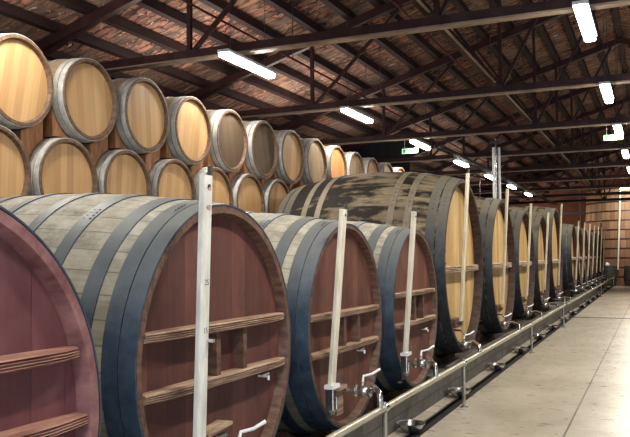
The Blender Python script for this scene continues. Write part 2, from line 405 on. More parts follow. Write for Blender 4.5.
# longitudinal members tied along the trusses
for x, z, w in ((-2.27, 4.33, .07), (2 * RIDGE_X + 2.27, 4.33, .07)):
    g = MB(); g.beam((x, Y0 + .05, z), (x, 41, z), w, .06); g.beam((x + .05, Y0 + .05, z - .03), (x + .05, 41, z - .03), .03, .012, mi=1)
    o = g.build('tie_beam', [M['truss'], M['truss_lip']]); tag(o, kind='structure')
for x, lab in ((-4.68, 'thin red pipe running under the roof above the small barrels'), (-2.60, 'thin red pipe running beside the long tie beam over the big casks')):
    g = MB(); g.tube([(x, Y0 + .05, 4.44), (x, 41, 4.44)], .015, 8)
    o = g.build('fire_pipe', M['red_pipe']); tag(o, lab, 'pipe')
    for k, y in enumerate(TY[1:8]):
        h = MB(); h.tube([(x, y + 1.6, 4.45), (x, y + 1.6, roofz(x) + .16)], .006, 6); h.build('hanger', M['steel_dark'], o)

# ------------------------------------------------------------------ lamps
def make_lamp(mat):
    r = bpy.data.objects.new('batten_lamp', None); C.objects.link(r)
    g = MB(); g.box(-.075, .075, -.625, .625, .03, .065); g.build('housing', M['white_metal'], r)
    g = MB(); g.beam((0, -.62, 0), (0, .62, 0), .12, .05, (0, 0, 1), .016); g.build('diffuser', mat, r)
    for y in (-.45, .45):
        g = MB(); g.tube([(0, y, .065), (0, y, roofz(-4.6) - 3.995 + .1)], .004, 6); g.build('cord', M['steel_dark'], r)
    return r
lampL = make_lamp(M['lamp']); lampR = make_lamp(M['lamp_warm'])
ordn = ['first', 'second', 'third', 'fourth', 'fifth', 'sixth', 'seventh', 'eighth', 'ninth', 'tenth', 'eleventh', 'twelfth', 'thirteenth', 'fourteenth']
usedL = usedR = False
for k in range(-2, 7):
    y = 8.43 + 3.87 * k
    for side, X in (('L', -4.6), ('R', -.6)):
        if side == 'L': o = lampL if not usedL else copy_tree(lampL); usedL = True
        else: o = lampR if not usedR else copy_tree(lampR); usedR = True
        o.location = (X, y, 3.995)
        if k < 0: lab = 'lit tube lamp over the %s, %s before the picture begins' % ('barrels' if side == 'L' else 'aisle', 'second' if k == -2 else 'last')
        elif side == 'L':
            lab = ['large bright tube lamp hanging above the small oak barrels', 'second lit tube lamp back in the row over the barrels', 'third lit tube lamp back, beside the hanging green exit sign over the barrels'][k] if k < 3 else \
                '%s lit tube lamp back in the row over the casks' % ordn[k]
        else:
            lab = ['big bright tube lamp over the aisle at the top edge', 'second lit tube lamp back in the row over the aisle', 'third lit tube lamp back over the aisle, above an exit sign', 'fourth lit tube lamp back over the aisle, just past the exit sign'][k] if k < 4 else \
                '%s lit tube lamp back in the row over the aisle' % ordn[k]
        tag(o, lab, 'lamp', 'tube lamps over the barrels' if side == 'L' else 'tube lamps over the aisle')
# lamp across the vat at the far end
o = thing('batten_lamp', 'lit tube lamp set crosswise in front of the giant wooden vat', 'lamp', (-.85, 41.8, 4.86))
g = MB(); g.box(-.7, .7, -.07, .07, .03, .07); g.build('housing', M['white_metal'], o)
g = MB(); g.beam((-.7, 0, 0), (.7, 0, 0), .13, .05, (0, 0, 1), .015); g.build('diffuser', M['lamp_warm'], o)
for x in (-.5, .5):
    g = MB(); g.tube([(x, 0, .07), (x, 0, roofz(-.8) - 4.86 + .1)], .004, 6); g.build('cord', M['steel_dark'], o)

# exit signs
for x, lab in ((-4.80, 'green exit sign hanging from the roof beam above the small barrels'), (-.69, 'green exit sign hanging over the aisle below a lamp')):
    o = thing('exit_sign', lab, 'sign', (x, 16.05, 3.87), 'hanging green exit signs')
    g = MB(); g.beam((-.18, 0, 0), (.18, 0, 0), .03, .115, (0, 0, 1), .006); g.build('sign_panel', M['sign'], o)
    g = MB(); g.box(-.15, -.10, -.018, -.0155, -.035, .035); g.box(-.07, .13, -.018, -.0155, .008, .018); g.box(-.07, .11, -.018, -.0155, -.026, -.016)
    g.build('sign_mark', M['sign_mark'], o)
    for s_ in (-.12, .12):
        g = MB(); g.tube([(s_, 0, .058), (s_ * 1.0, 0, TZ - 3.87 - .045)], .004, 6); g.build('cord', M['white_metal'], o)

# ------------------------------------------------------------------ big casks
def bulge(x, L, R, Rb):
    t = (x + L / 2) / (L / 2); return R + (Rb - R) * (1 - abs(t) ** 2.1)
def ellipse_half(R, z):  # half chord of circle at height z
    return math.sqrt(max(R * R - z * z, .0001))

def make_cask(i, Y, Z, R, L, Rb, staves, head, chime, barm, bars, hoops, hoopmats, Xh, label, group, jambs=(), recess=.10, cw=.05, rivets=False, far=False):
    base = Z - Rb
    root = thing('wine_cask', label, 'cask', (Xh, Y, base), group)
    loc = (0, 0, Rb); n = 96 if not far else 48
    xs = [-L * k / 22 for k in range(23)]
    outer = [(x, bulge(x, L, R, Rb)) for x in xs]
    prof = [(-.012, R - .008)] + [(x - (.02 if k == 0 else 0), r) for k, (x, r) in enumerate(outer)]
    g = MB(); g.lathe(prof, 'x', n); g.build('staves', staves, root, loc)
    # chime ring: front face and the inner wall down to the head; same at the back
    ri = R - cw
    g = MB(); g.lathe([(-.02, R + .001), (0, R - .006), (0, ri + .006), (-.01, ri), (-recess - .02, ri - .012)], 'x', n); g.build('chime', chime, root, loc)
    g = MB(); g.lathe([(-L + .02, R + .001), (-L, R - .006), (-L, ri), (-L + recess, ri - .012)], 'x', n); g.build('chime', chime, root, loc)
    g = MB(); disc(g, -recess, ri - .004, .05, n); g.build('head', head, root, loc)
    g = MB(); disc(g, -L + recess + .05, ri - .004, .05, n); g.build('head', head, root, loc)
    for (a, b), hm in zip(hoops, hoopmats):
        for mir in (0, 1):
            x0, x1 = (a, b) if not mir else (L - b, L - a)
            g = MB(); th = .007
            pr = [(-(x0 + (x1 - x0) * q / 3), bulge(-(x0 + (x1 - x0) * q / 3), L, R, Rb)) for q in range(4)]
            g.lathe([(p[0], p[1] - .002) for p in pr[:1]] + [(p[0], p[1] + th) for p in pr] + [(p[0], p[1] - .002) for p in pr[-1:]], 'x', n, False)
            if not mir and not far and (rivets or hoops.index((a, b)) in (1, 3)):   # lap joint plate with rivets
                xm = -(x0 + x1) / 2; aa = .55 if (a * 37) % 1 > .5 else .42
                aa = {0: -.38, 1: -.30, 2: -.62, 3: -.50}.get(hoops.index((a, b)) % 4) * (1 if i % 2 else .8)
                r_ = bulge(xm, L, R, Rb) + th
                for q in range(6 if rivets else 4):
                    for dx in ((-.25, .25) if not rivets else (0.0,)):
                        an = aa - q * (.045 if rivets else .03) / R * 1.0
                        if rivets: an = -.62 - q * .07 / R
                        y_, z_ = r_ * S(an), r_ * K(an)
                        cx_ = xm + dx * (x1 - x0)
                        nrm = Vector((0, S(an), K(an))); t1 = Vector((1, 0, 0)); t2 = nrm.cross(t1)
                        c_ = Vector((cx_, y_, z_)); q_ = .008
                        top = c_ + nrm * .005
                        ring = [c_ + (t1 * K(w * PI / 3) + t2 * S(w * PI / 3)) * q_ for w in range(6)]
                        g.add(ring + [top], [(w, (w + 1) % 6, 6) for w in range(6)], False, 1)
            g.build('hoop', [hm, M['rivet']], root, loc)
    # crossbars
    for (bz, bh, bt) in bars:
        zz = bz - Z; w1 = ellipse_half(ri - .016, abs(zz) + bh / 2)
        g = MB(); segs = 14
        # ridged moulding profile in (x, z)
        pr = [(0, -bh / 2), (bt * .75, -bh / 2), (bt, -bh * .30), (bt * .86, -bh * .2), (bt, -bh * .1), (bt * .88, .0), (bt, bh * .12), (bt * .86, bh * .24), (bt, bh * .34), (bt * .8, bh / 2), (0, bh / 2)]
        vs = []
        for q in range(segs + 1):
            yy = -w1 + 2 * w1 * q / segs; e = 1 - .35 * abs(yy / w1) ** 6
            rr = random.uniform(-.004, .004)
            vs += [(-recess - .001 + p[0] * e + (rr if p[0] > 0 else 0), yy, zz + p[1] * (1 - .12 * abs(yy / w1) ** 3)) for p in pr]
        m = len(pr); fs = []
        for q in range(segs):
            for w in range(m): fs.append((q * m + w, q * m + (w + 1) % m, (q + 1) * m + (w + 1) % m, (q + 1) * m + w))
        fs += [tuple(range(m)), tuple(range(segs * m + m - 1, segs * m - 1, -1))]
        g.add(vs, fs); g.build('crossbar', barm, root, loc)
        for e in (-1, 1):
            pass
    if len(bars) == 2:
        z1 = bars[1][0] + bars[1][1] / 2 - Z; z0 = bars[0][0] - bars[0][1] / 2 - Z
        for jy in jambs:
            g = MB(); g.box(-recess - .001, -recess + .07, jy - .022, jy + .022, z1, z0); g.build('door_jamb', chime, root, loc)
    return root

def add_tap(root, Y, Z, Rb, Xh, ty, tz, vx, ye):
    """drain valve low on the head with lever and bent spout going down into the rail pipe"""
    ox = lambda x: x - Xh; oz = lambda z: z - (Z - Rb); oy = ty - Y; dy = ye - ty
    T = lambda x0, x1, r, n=14: g.tube([(ox(x0), oy, oz(tz)), (ox(x1), oy, oz(tz))], r, n)
    g = MB()
    T(Xh - .11, vx - .05, .026); T(vx - .075, vx - .055, .05)
    g.tube([(ox(vx + q), oy, oz(tz)) for q in (-.055, -.03, 0, .03, .05)], [.03, .043, .048, .043, .03], 14)
    T(vx + .05, vx + .068, .046)
    g.tube([(ox(vx), oy, oz(tz)), (ox(vx), oy, oz(tz + .075))], .013, 8)
    v = g.build('drain_valve', M['steel'], root)
    g = MB(); g.tube([(ox(vx), oy, oz(tz + .07)), (ox(vx), oy + .02, oz(tz + .115)), (ox(vx + .06), oy + .06, oz(tz + .13)), (ox(vx + .10), oy + .13, oz(tz + .16))], [.012, .011, .010, .012], 8)
    g.build('lever', M['white_metal'], v)
    x0 = vx + .068; zt = .585 if vx > -2.2 else .55
    P = lambda f, z: (ox(x0 + (PX - x0) * f), oy + dy * f, oz(z))
    g = MB(); L_ = math.hypot(PX - x0, dy); rr = .055
    pts = [P(0, tz), P(.15, tz + (zt - tz) * .6), P(.5 * (1 - rr / L_), zt + .006), P(1 - rr / L_, zt)]
    for q in range(1, 7):
        a = q * PI / 12; pts.append(P(1 - rr / L_ + rr / L_ * S(a), zt - rr * (1 - K(a))))
    pts.append(P(1, PZ + .01)); g.tube(pts, .0225, 12); g.build('spout_pipe', M['steel'], v)

PZ = .462; PX = -1.90
small_h = [(0.0, .088), (.094, .18), (.255, .345), (.53, .61), (.84, .91), (1.14, 1.20)]
small_m = [M['hoop']] * 6
big_h = [(0.0, .11), (.125, .235), (.43, .51), (.64, .72)]
big_m = [M['hoop_big'], M['hoop_big'], M['hoop_tan'], M['hoop_tan']]
B2 = [(1.205, .055, .10), (.905, .055, .10)]
casks = {}
def put(i, *a, **k): casks[i] = (make_cask(i, *a, **k), a)
G1 = 'wine stained casks at the near end of the row'
put(0, 1.74, .967, .89, 2.6, .912, M['staves_old'], M['head_plum'], M['chime_plum'], M['bar_red'], [(1.222, .055, .11), (.945, .055, .11)], small_h, small_m, -2.15,
    'plum red cask head with two crossbars, cut off at the lower picture corner', G1, jambs=(-.3, .05), recess=.07, cw=.055)
put(1, 3.935, 1.047, .86, 2.6, .975, M['staves_old'], M['head_red'], M['chime_brown'], M['bar_wood'], B2, small_h, small_m, -2.3,
    'large wine red cask with dusty grey staves behind the thick white numbered stick', G1, jambs=(-.10, .21), recess=.065, cw=.05)
put(2, 5.905, 1.05, .815, 2.6, .955, M['staves_old'], M['head_rust'], M['chime_brown'], M['bar_wood'], [(1.145, .05, .09), (.865, .05, .09)], small_h, small_m, -2.3,
    'rust brown cask second along from the plum one, with bent spout into pipe', G1, jambs=(-.12, .2), recess=.06, cw=.038)
put(3, 7.87, 1.057, .81, 2.6, .955, M['staves_old'], M['head_rust'], M['chime_brown'], M['bar_wood'], [(1.215, .05, .09), (.915, .05, .09)], small_h, small_m, -2.3,
    'rust brown cask standing just before the first tall golden cask', G1, jambs=(-.12, .2), recess=.06, cw=.038)
big = [(4, 10.157, 1.48, 1.12, 1.28, 'tallest golden headed cask, black stained staves, riveted hoop, beside the rust brown one'),
       (5, 13.02, 1.43, 1.085, 1.20, 'golden headed cask second in the tall group, just past the tallest one'),
       (6, 15.50, 1.42, 1.03, 1.14, 'golden headed cask third in the tall group, before the white pipe column'),
       (7, 18.0, 1.43, 1.04, 1.15, 'golden headed cask fourth in the tall group, beyond the white pipe column'),
       (8, 20.6, 1.60, 1.17, 1.28, 'raised tall golden headed cask, last before the gap in the row')]
for i, Y, Z, R, Rb, lab in big:
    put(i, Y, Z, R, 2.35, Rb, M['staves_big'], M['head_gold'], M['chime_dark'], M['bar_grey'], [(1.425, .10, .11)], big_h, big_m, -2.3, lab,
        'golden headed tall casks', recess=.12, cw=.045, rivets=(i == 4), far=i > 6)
for j in range(7):
    Y = 25.15 + 2.2 * j
    lab = 'dark hooped golden cask, %s after the gap towards the far end' % ordn[j] if j < 6 else 'last golden headed cask of the row, by the far standing barrels'
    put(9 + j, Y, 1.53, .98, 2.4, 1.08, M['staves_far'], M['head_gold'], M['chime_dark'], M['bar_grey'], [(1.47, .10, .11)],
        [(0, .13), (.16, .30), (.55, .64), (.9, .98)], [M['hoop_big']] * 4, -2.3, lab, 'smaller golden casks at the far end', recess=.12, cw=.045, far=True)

# writing burnt into the first golden head
r4 = casks[4][0]
for q, (zz, ln) in enumerate(((1.90, .05), (1.86, .06), (1.82, .04), (1.78, .06), (1.74, .05), (1.66, .07), (1.50, .05))):
    g = MB(); yy = -.60
    g.box(-.121, -.1175, yy - .012 + (q % 2) * .01, yy + ln * .45, zz - .008 - (1.48 - 1.28), zz + .008 - (1.48 - 1.28))
    g.box(-.121, -.1175, yy - .012, yy + .0, zz - .022 - (1.48 - 1.28), zz + .012 - (1.48 - 1.28))
    g.build('painted_mark', M['ink'], r4)

# cradles
for i, (root, a) in casks.items():
    Y, Z, R, L, Rb = a[:5]; Xh = a[12]
    short = {0: 'plum red cask nearest the picture corner', 1: 'wine red cask with the thick numbered stick', 2: 'second rust or red cask past the plum one',
             3: 'rust brown cask beside the tallest golden cask', 4: 'tallest golden cask', 5: 'second golden cask of the tall group', 6: 'golden cask before the white pipes',
             7: 'golden cask past the white pipes', 8: 'last tall cask before the gap'}.get(i) or 'golden cask %s after the gap' % ordn[i - 9]
    bed = .05 if i < 4 else .185
    cr = thing('cask_cradle', 'timber cradle under the ' + short, 'cradle', (Xh, Y, bed))
    for fr in (.16, .84):
        xx = -L * fr; r_ = bulge(xx, L, R, Rb) + .026; g = MB(); n = 12; hw = .55 * R; zc = Z - bed
        xs_ = [-hw + 2 * hw * k / n for k in range(n + 1)]
        top = [(y_, zc - math.sqrt(r_ * r_ - y_ * y_)) for y_ in xs_]
        vs = []
        for dx in (-.06, .06): vs += [(xx + dx, y_, 0.0) for y_ in xs_] + [(xx + dx, y_, z_) for y_, z_ in top]
        m = n + 1; fs = []
        for k in range(n):
            fs += [(k, k + 1, m + k + 1, m + k), (2 * m + k, 3 * m + k, 3 * m + k + 1, 2 * m + k + 1), (m + k, m + k + 1, 3 * m + k + 1, 3 * m + k), (k, 2 * m + k, 2 * m + k + 1, k + 1)]
        fs += [(0, m, 3 * m, 2 * m), (n, 2 * m + n, 3 * m + n, m + n)]
        g.add(vs, fs); g.build('saddle', M['chime_brown'], cr)

# taps
for i, (root, a) in casks.items():
    Y, Z, R, L, Rb = a[:5]; Xh = a[12]
    if i == 0: continue
    ty = {1: 3.86, 2: 5.87, 3: 7.55, 4: 9.80}.get(i, Y - .42); tz = {1: .50, 2: .525, 3: .53, 4: .47}.get(i, .50)
    vx = -2.18 if i < 4 else -2.26; ye = {1: 3.45, 2: 5.48, 3: 7.06, 4: 9.02}.get(i, ty - .72)
    add_tap(root, Y, Z, Rb, Xh, ty, tz, vx, ye)
    zb = Z - Rb
    if i in (1, 2, 3):     # small sampling tap
        sy, sz = {1: (4.44, .84), 2: (6.22, .80), 3: (8.22, .80)}[i]
        g = MB(); X_ = -.09
        g.tube([(X_, sy - Y, sz - zb), (.01, sy - Y, sz - zb)], .007, 8); g.tube([(-.01, sy - Y - .05, sz - zb + .010), (-.01, sy - Y + .045, sz - zb + .014)], .006, 8)
        g.tube([(.01, sy - Y, sz - zb + .006), (.01, sy - Y, sz - zb - .022)], .008, 8)
        g.build('sampling_tap', M['white_metal'], root)
        if i == 1:
            g = MB(); g.beam((.03, 3.60 - Y, .645 - zb), (.03, 3.86 - Y, .67 - zb), .10, .018); g.build('hatch_board', M['bar_wood'], root)
            g = MB(); g.tube([(-.07, 3.72 - Y, .60 - zb), (.06, 3.72 - Y, .60 - zb)], .022, 10); g.tube([(.05, 3.69 - Y, .60 - zb), (.05, 3.83 - Y, .61 - zb)], .016, 8); g.build('side_valve', M['steel'], root)
            continue
        if i > 1:
            g = MB(); g.tube([(-.06, sy - Y + .01, sz - zb), (-.06, sy - Y + .01, .52 - zb)], .005, 6); g.build('drip_rod', M['steel_dark'], root)
        # little hatch with valve cluster
        g = MB(); g.box(-.085, -.02, ty - Y - .16, ty - Y + .02, .54 - zb, .57 - zb); g.box(-.085, -.05, ty - Y - .14, ty - Y + .0, .34 - zb, .54 - zb)
        g.build('hatch_board', M['bar_wood'], root)
    else:
        g = MB(); g.box(-.12, -.02, ty - Y - .20, ty - Y + .16, .69 - zb, .80 - zb); g.build('door_crosspiece', M['chime_brown'], root)
        g = MB(); g.tube([(-.02, ty - Y - .02, .745 - zb), (.03, ty - Y - .02, .745 - zb)], .022, 8); g.tube([(.02, ty - Y - .09, .745 - zb), (.02, ty - Y + .05, .76 - zb)], .009, 8)
        g.build('screw_handle', M['steel_dark'], root)
        g = MB(); g.tube([(-.10, ty - Y - .02, .65 - zb), (.02, ty - Y - .02, .65 - zb), (.05, ty - Y, .60 - zb)], .013, 8)
        g.build('sampling_tap', M['steel'], root)

# measuring sticks : y at top, y at bottom, z bottom, z top, X bottom, X top, width, material
sticks = {1: (3.47, 3.45, .44, 2.035, -2.19, -2.15, .085, 'stick'), 2: (5.37, 5.33, .66, 1.955, -2.225, -2.13, .085, 'stick_pale'),
          3: (7.22, 7.18, .68, 2.03, -2.225, -2.13, .085, 'stick_pale'), 4: (9.44, 9.44, .80, 2.61, -2.21, -2.09, .085, 'stick_cream')}
for i, (root, a) in casks.items():
    if i > 4: sticks[i] = (a[0] - .86, a[0] - .76, .85, {5: 2.63, 6: 2.55, 7: 2.50, 8: 2.84}.get(i, 2.60 + .03 * (i - 9)), -2.21, -2.08, .085, 'stick_cream')
slab = {1: 'thick white measuring stick numbered 45 to 15, in front of the wine red cask', 2: 'white measuring stick with a steel clip, before the second rust cask from plum',
        3: 'white measuring stick on the rust cask beside the tallest golden cask', 4: 'long cream measuring stick on the tallest golden cask',
        5: 'cream measuring stick on the golden cask second in the tall group', 6: 'cream measuring stick on the golden cask before the white pipe column',
        7: 'short cream measuring stick on the golden cask past the white pipe column', 8: 'high cream measuring stick on the last tall cask before the gap'}
for i, (yt, yb, zb, zt, xb, xt, w, mt) in sticks.items():
    lab = slab.get(i) or ('cream measuring stick on the %s cask after the gap' % ordn[i - 9] if i < 15 else 'cream measuring stick on the very last cask of the row')
    o = thing('measuring_stick', lab, 'measuring stick', (xb, yb, zb), 'measuring sticks on the cask heads')
    dx, dy, dz = xt - xb, yt - yb, zt - zb
    g = MB(); g.beam((0, 0, 0), (dx, dy, dz), .035, w, (0, 1, 0), .006); g.build('rod', M[mt], o)
    if i < 5:
        g = MB(); g.beam((dx + .0, dy + w * .38, dz * .97), (dx + .006, dy + w * .38, dz * 1.03), .02, .02, (0, 1, 0)); g.tube([(.018 + dx * .97, dy * .97 - .0, dz * .965), (.026 + dx * .97, dy * .97, dz * .965)], .008, 8)
        g.build('clip', M['steel_dark'], o)
    if i in (1, 2, 3):     # white foot bracket with thin level pipe under it
        if i > 1:
            g = MB(); g.box(-.03, .04, -.07, .07, -.03, 0); g.build('foot_plate', M['white_metal'], o)
            g = MB(); g.tube([(0, .02, -.03), (0, .02, -.2), (.0, .06, -.2)], .009, 8); g.tube([(0, .02, -.11), (0, .09, -.105), (0, .09, -.2)], .007, 8)
            g.tube([(0, -.05, -.21), (0, .08, -.215)], .013, 8); g.tube([(-.04, .02, -.21), (.01, .02, -.21)], .018, 8)
            g.build('level_pipe', M['steel'], o)
            g = MB(); g.tube([(.01, .03, .0), (.02, .07, .02), (.05, .13, .05)], .008, 8); g.build('lever', M['steel_dark'], o)
            g = MB(); g.box(-.035, -.02, -.035, .06, -.26, -.03); g.build('back_plate', M['ink'], o)
        else:
            for num, zz, m_ in (('45', 1.955, 'ink_red'), ('40', 1.85, 'ink_red'), ('25', 1.46, 'ink'), ('15', 1.21, 'ink')):
                cu = bpy.data.curves.new('number_marking', 'FONT'); cu.body = num; cu.size = .042; cu.align_x = 'CENTER'; cu.materials.append(M[m_])
                tmp = bpy.data.objects.new('tmp_text', cu); C.objects.link(tmp)
                me = bpy.data.meshes.new_from_object(tmp); bpy.data.objects.remove(tmp)
                t = bpy.data.objects.new('number_marking', me); C.objects.link(t); t.parent = o
                f_ = (zz - zb) / dz
                t.location = (dx * f_ + .0195, .005 + dy * f_, zz - zb); t.rotation_euler = (PI / 2, 0, PI / 2)
            g = MB(); g.tube([(.02 + dx * .5, .04, 1.17 - zb), (.055 + dx * .5, .04, 1.17 - zb)], .011, 8)
            g.build('screw', M['steel'], o)

# ------------------------------------------------------------------ rail pipe, posts, bowls
o = thing('rail_pipe', 'long cream steel pipe on posts collecting the near cask spouts', 'pipe', (PX, 9, 0))
g = MB(); g.tube([(0, .9 - 9, PZ), (0, 18.2 - 9, PZ)], .026, 14); g.build('pipe_run', M['pipe'], o)
g = MB(); g.tube([(0, 18.17 - 9, PZ - .0), (0, 18.17 - 9, PZ + .17)], .022, 10); g.build('riser', M['steel'], o)
def post(y, par, h=PZ, oy=9):
    g = MB(); g.tube([(.0, y - oy, .006), (.0, y - oy, h - .02)], .019, 10); g.tube([(0, y - oy, .0), (0, y - oy, .008)], .045, 14)
    p = g.build('post', M['steel'], par)
    g = MB(); g.tube([(0, y - oy - .03, h), (0, y - oy + .03, h)], .034, 14); g.tube([(.0, y - oy, h - .045), (0, y - oy, h + .045)], .014, 8); g.build('clamp', M['steel'], p)
for y in (3.0, 5.58, 8.18, 13.06, 17.85): post(y, o)
o2 = thing('rail_pipe', 'second length of steel pipe on posts running on to the far end', 'pipe', (PX - .02, 30, 0))
g = MB(); g.tube([(0, 18.9 - 30, .445), (0, 40.4 - 30, .445)], .026, 12); g.build('pipe_run', M['pipe'], o2)
for y in (31.0, 40.3): post(y, o2, .445, 30)

def make_bowl():
    r = bpy.data.objects.new('steel_bowl', None); C.objects.link(r)
    g = MB(); pr = [(0, .0005), (.0, .055), (.012, .075), (.045, .108), (.075, .122), (.078, .130), (.081, .130), (.079, .120), (.047, .104), (.015, .072), (.006, .05), (.006, .0005)]
    g.lathe(pr, 'z', 40); g.build('bowl_body', M['steel'], r)
    g = MB(); g.lathe([(.078, .128), (.084, .129), (.086, .134), (.082, .137), (.077, .134)], 'z', 40, True); g.build('rolled_rim', M['steel'], r)
    return r
bw = make_bowl()
by = [6.86, 8.75, 10.95, 13.0, 15.25, 17.3, 19.6, 21.7] + [25.0 + 2.2 * k - .4 for k in range(7)]
bl = ['steel bowl on the floor below the nearest visible kerb stretch, beside the second rust cask', 'steel bowl on the floor behind the first full rail post',
      'steel bowl on the floor below the tallest golden cask', 'steel bowl on the floor by the second floor post', 'fifth steel bowl back along the kerb', 'sixth steel bowl back, before the cross channel',
      'seventh steel bowl back along the kerb', 'eighth steel bowl back, past the cross channel']
for k, y in enumerate(by):
    o = bw if k == 0 else copy_tree(bw); o.location = (-2.085, y, .001)
    lab = bl[k] if k < 8 else 'steel bowl under the %s spout after the gap' % ordn[k - 8]
    tag(o, lab, 'bowl', 'steel drip bowls along the kerb')

# ------------------------------------------------------------------ small barrels
SX = -5.0
def make_barrel(hd, st):
    R, Rb, L = .398, .424, 1.10
    r = bpy.data.objects.new('oak_barrel', None); C.objects.link(r); loc = (0, 0, Rb)
    xs = [-L * k / 16 for k in range(17)]
    g = MB(); g.lathe([(-.01, R - .006)] + [(x - (.012 if k == 0 else 0), bulge(x, L, R, Rb)) for k, x in enumerate(xs)], 'x', 56); g.build('staves', st, r, loc)
    ri = R - .036
    g = MB(); g.lathe([(-.012, R + .001), (0, R - .005), (0, ri + .004), (-.008, ri), (-.05, ri - .012)], 'x', 56); g.build('chime', M['chime_small'], r, loc)
    g = MB(); g.lathe([(-L + .012, R + .001), (-L, R - .005), (-L, ri), (-L + .04, ri - .01)], 'x', 56); g.build('chime', M['chime_small'], r, loc)
    g = MB(); disc(g, -.038, ri - .006, .025, 56); h = g.build('head', hd, r, loc)
    g = MB(); disc(g, -L + .06, ri - .006, .025, 56); g.build('head', hd, r, loc)
    for a, b in ((.010, .062), (.078, .130), (.28, .325)):
        for mir in (0, 1):
            x0, x1 = (a, b) if not mir else (L - b, L - a)
            g = MB(); pr = [(-(x0 + (x1 - x0) * q / 2), bulge(-(x0 + (x1 - x0) * q / 2), L, R, Rb)) for q in range(3)]
            g.lathe([(pr[0][0], pr[0][1] - .002)] + [(p[0], p[1] + .005) for p in pr] + [(pr[-1][0], pr[-1][1] - .002)], 'x', 56); g.build('hoop', M['hoop_galv'], r, loc)
    return r
kinds = {'oak': make_barrel(M['head_oak'], M['staves_small']), 'grey': make_barrel(M['head_grey'], M['staves_grey']),
         'orange': make_barrel(M['head_orange'], M['staves_small']), 'tan': make_barrel(M['head_tan'], M['staves_grey'])}
usedk = set()
def put_barrel(kind, y, zc, lab, grp):
    p = kinds[kind]; o = p if kind not in usedk else copy_tree(p); usedk.add(kind)
    o.location = (SX, y, zc - .424); tag(o, lab, 'barrel', grp)
    a = random.uniform(-.25, .25)
    for ch in o.children:
        if ch.name.startswith('head'): ch.rotation_euler = (a, 0, 0)
    return o
tk = ['oak', 'oak', 'oak', 'oak', 'grey', 'grey', 'oak', 'tan', 'orange', 'tan', 'orange', 'tan', 'oak']
words = {'oak': 'honey coloured oak barrel', 'grey': 'weathered grey headed barrel', 'orange': 'orange headed oak barrel', 'tan': 'dusty tan headed barrel'}
TZc, BZc = 3.13, 2.335
Ty = [5.98 + .92 * (k - 1) for k in range(13)]
By = [5.68 + .888 * (k - 1) for k in range(7)]
for k, y in enumerate(Ty):
    put_barrel(tk[k], y, TZc + (.03 if k < 3 else 0), '%s, %s along the top row from the picture edge' % (words[tk[k]], ordn[k]), 'top row of stacked oak barrels')
for k, y in enumerate(By):
    put_barrel('oak', y, BZc, 'honey coloured oak barrel, %s along the lower row behind the casks' % ordn[k], 'lower row of stacked oak barrels')
# timber blocks wedged between the rows
def arc_z(y, yc, zc, r, sgn): return zc + sgn * math.sqrt(max(r * r - (y - yc) ** 2, 0))
for k, y in enumerate(Ty):
    for s_ in (-1, 1):
        ya, yb = (y - .40, y - .13) if s_ < 0 else (y + .13, y + .40)
        Bc = [5.68 + .888 * (q - 2) for q in range(9)]
        g = MB(); n = 8; bot = []; top = []
        for q in range(n + 1):
            yy = ya + (yb - ya) * q / n
            zt = arc_z(yy, y, TZc + (.03 if k < 3 else 0), .428, -1)
            zbm = BZc - .12
            for c_ in Bc:
                if abs(yy - c_) < .428: zbm = max(zbm, arc_z(yy, c_, BZc, .428, 1))
            if k > 6: zbm = BZc + .30
            bot.append((yy, zbm)); top.append((yy, max(zt, zbm + .01)))
        vs = []
        for X in (SX - .13, SX - .32): vs += [(X, a, b) for a, b in bot] + [(X, a, b) for a, b in top]
        m = n + 1; fs = []
        for q in range(n):
            fs += [(q, q + 1, m + q + 1, m + q), (2 * m + q, 3 * m + q, 3 * m + q + 1, 2 * m + q + 1), (m + q, m + q + 1, 3 * m + q + 1, 3 * m + q), (q, 2 * m + q, 2 * m + q + 1, q + 1)]
        fs += [(0, m, 3 * m, 2 * m), (n, 2 * m + n, 3 * m + n, m + n)]
        g.add(vs, fs); o = g.build('timber_block', M['block'])
        tag(o, 'brown timber block wedged under the %s side of the %s barrel of the top row' % ('near' if s_ < 0 else 'far', ordn[k]), 'wood block', 'timber blocks between the barrel rows')
# stillage carrying the rows
o = thing('timber_stillage', 'tall dark timber stillage holding up the rows of small barrels', 'barrel rack', (SX - .6, 10, 0))
for x in (.32, -.32):
    g = MB(); g.box(x - .07, x + .07, 4.2 - 10, By[-1] + .5 - 10, BZc - .43 - .16, BZc - .431); g.build('bearer', M['chime_brown'], o)
    g = MB(); g.box(x - .07, x + .07, By[-1] + .5 - 10, 17.8 - 10, TZc - .59, TZc - .431); g.build('bearer', M['chime_brown'], o)
    for y in (4.4, 6.9, 9.4, 11.4):
        g = MB(); g.box(x - .06, x + .06, y - 10.06, y - 9.94, 0, BZc - .59); g.build('leg', M['chime_brown'], o)
    for y in (11.7, 13.6, 15.6, 17.6):
        g = MB(); g.box(x - .06, x + .06, y - 10.06, y - 9.94, 0, TZc - .59); g.build('leg', M['chime_brown'], o)

# ------------------------------------------------------------------ column with white pipes
o = thing('pipe_column', 'pair of white vertical pipes rising behind the golden casks to the roof beam', 'pipes', (-3.14, 16.77, 0))
for dy, r_ in ((-.01, .03), (.11, .03)):
    g = MB(); g.tube([(dy * .9, dy * .5, .05), (dy * .9, dy * .5, 3.93)], r_, 12); g.build('white_pipe', M['white_metal'], o)
g = MB(); g.tube([(.036, .02, .05), (.036, .02, 4.13)], .018, 10); g.build('steel_pipe', M['steel'], o)
g = MB(); g.box(-.10, .16, -.03, .06, 4.03, 4.06); g.build('top_bracket', M['steel_dark'], o)

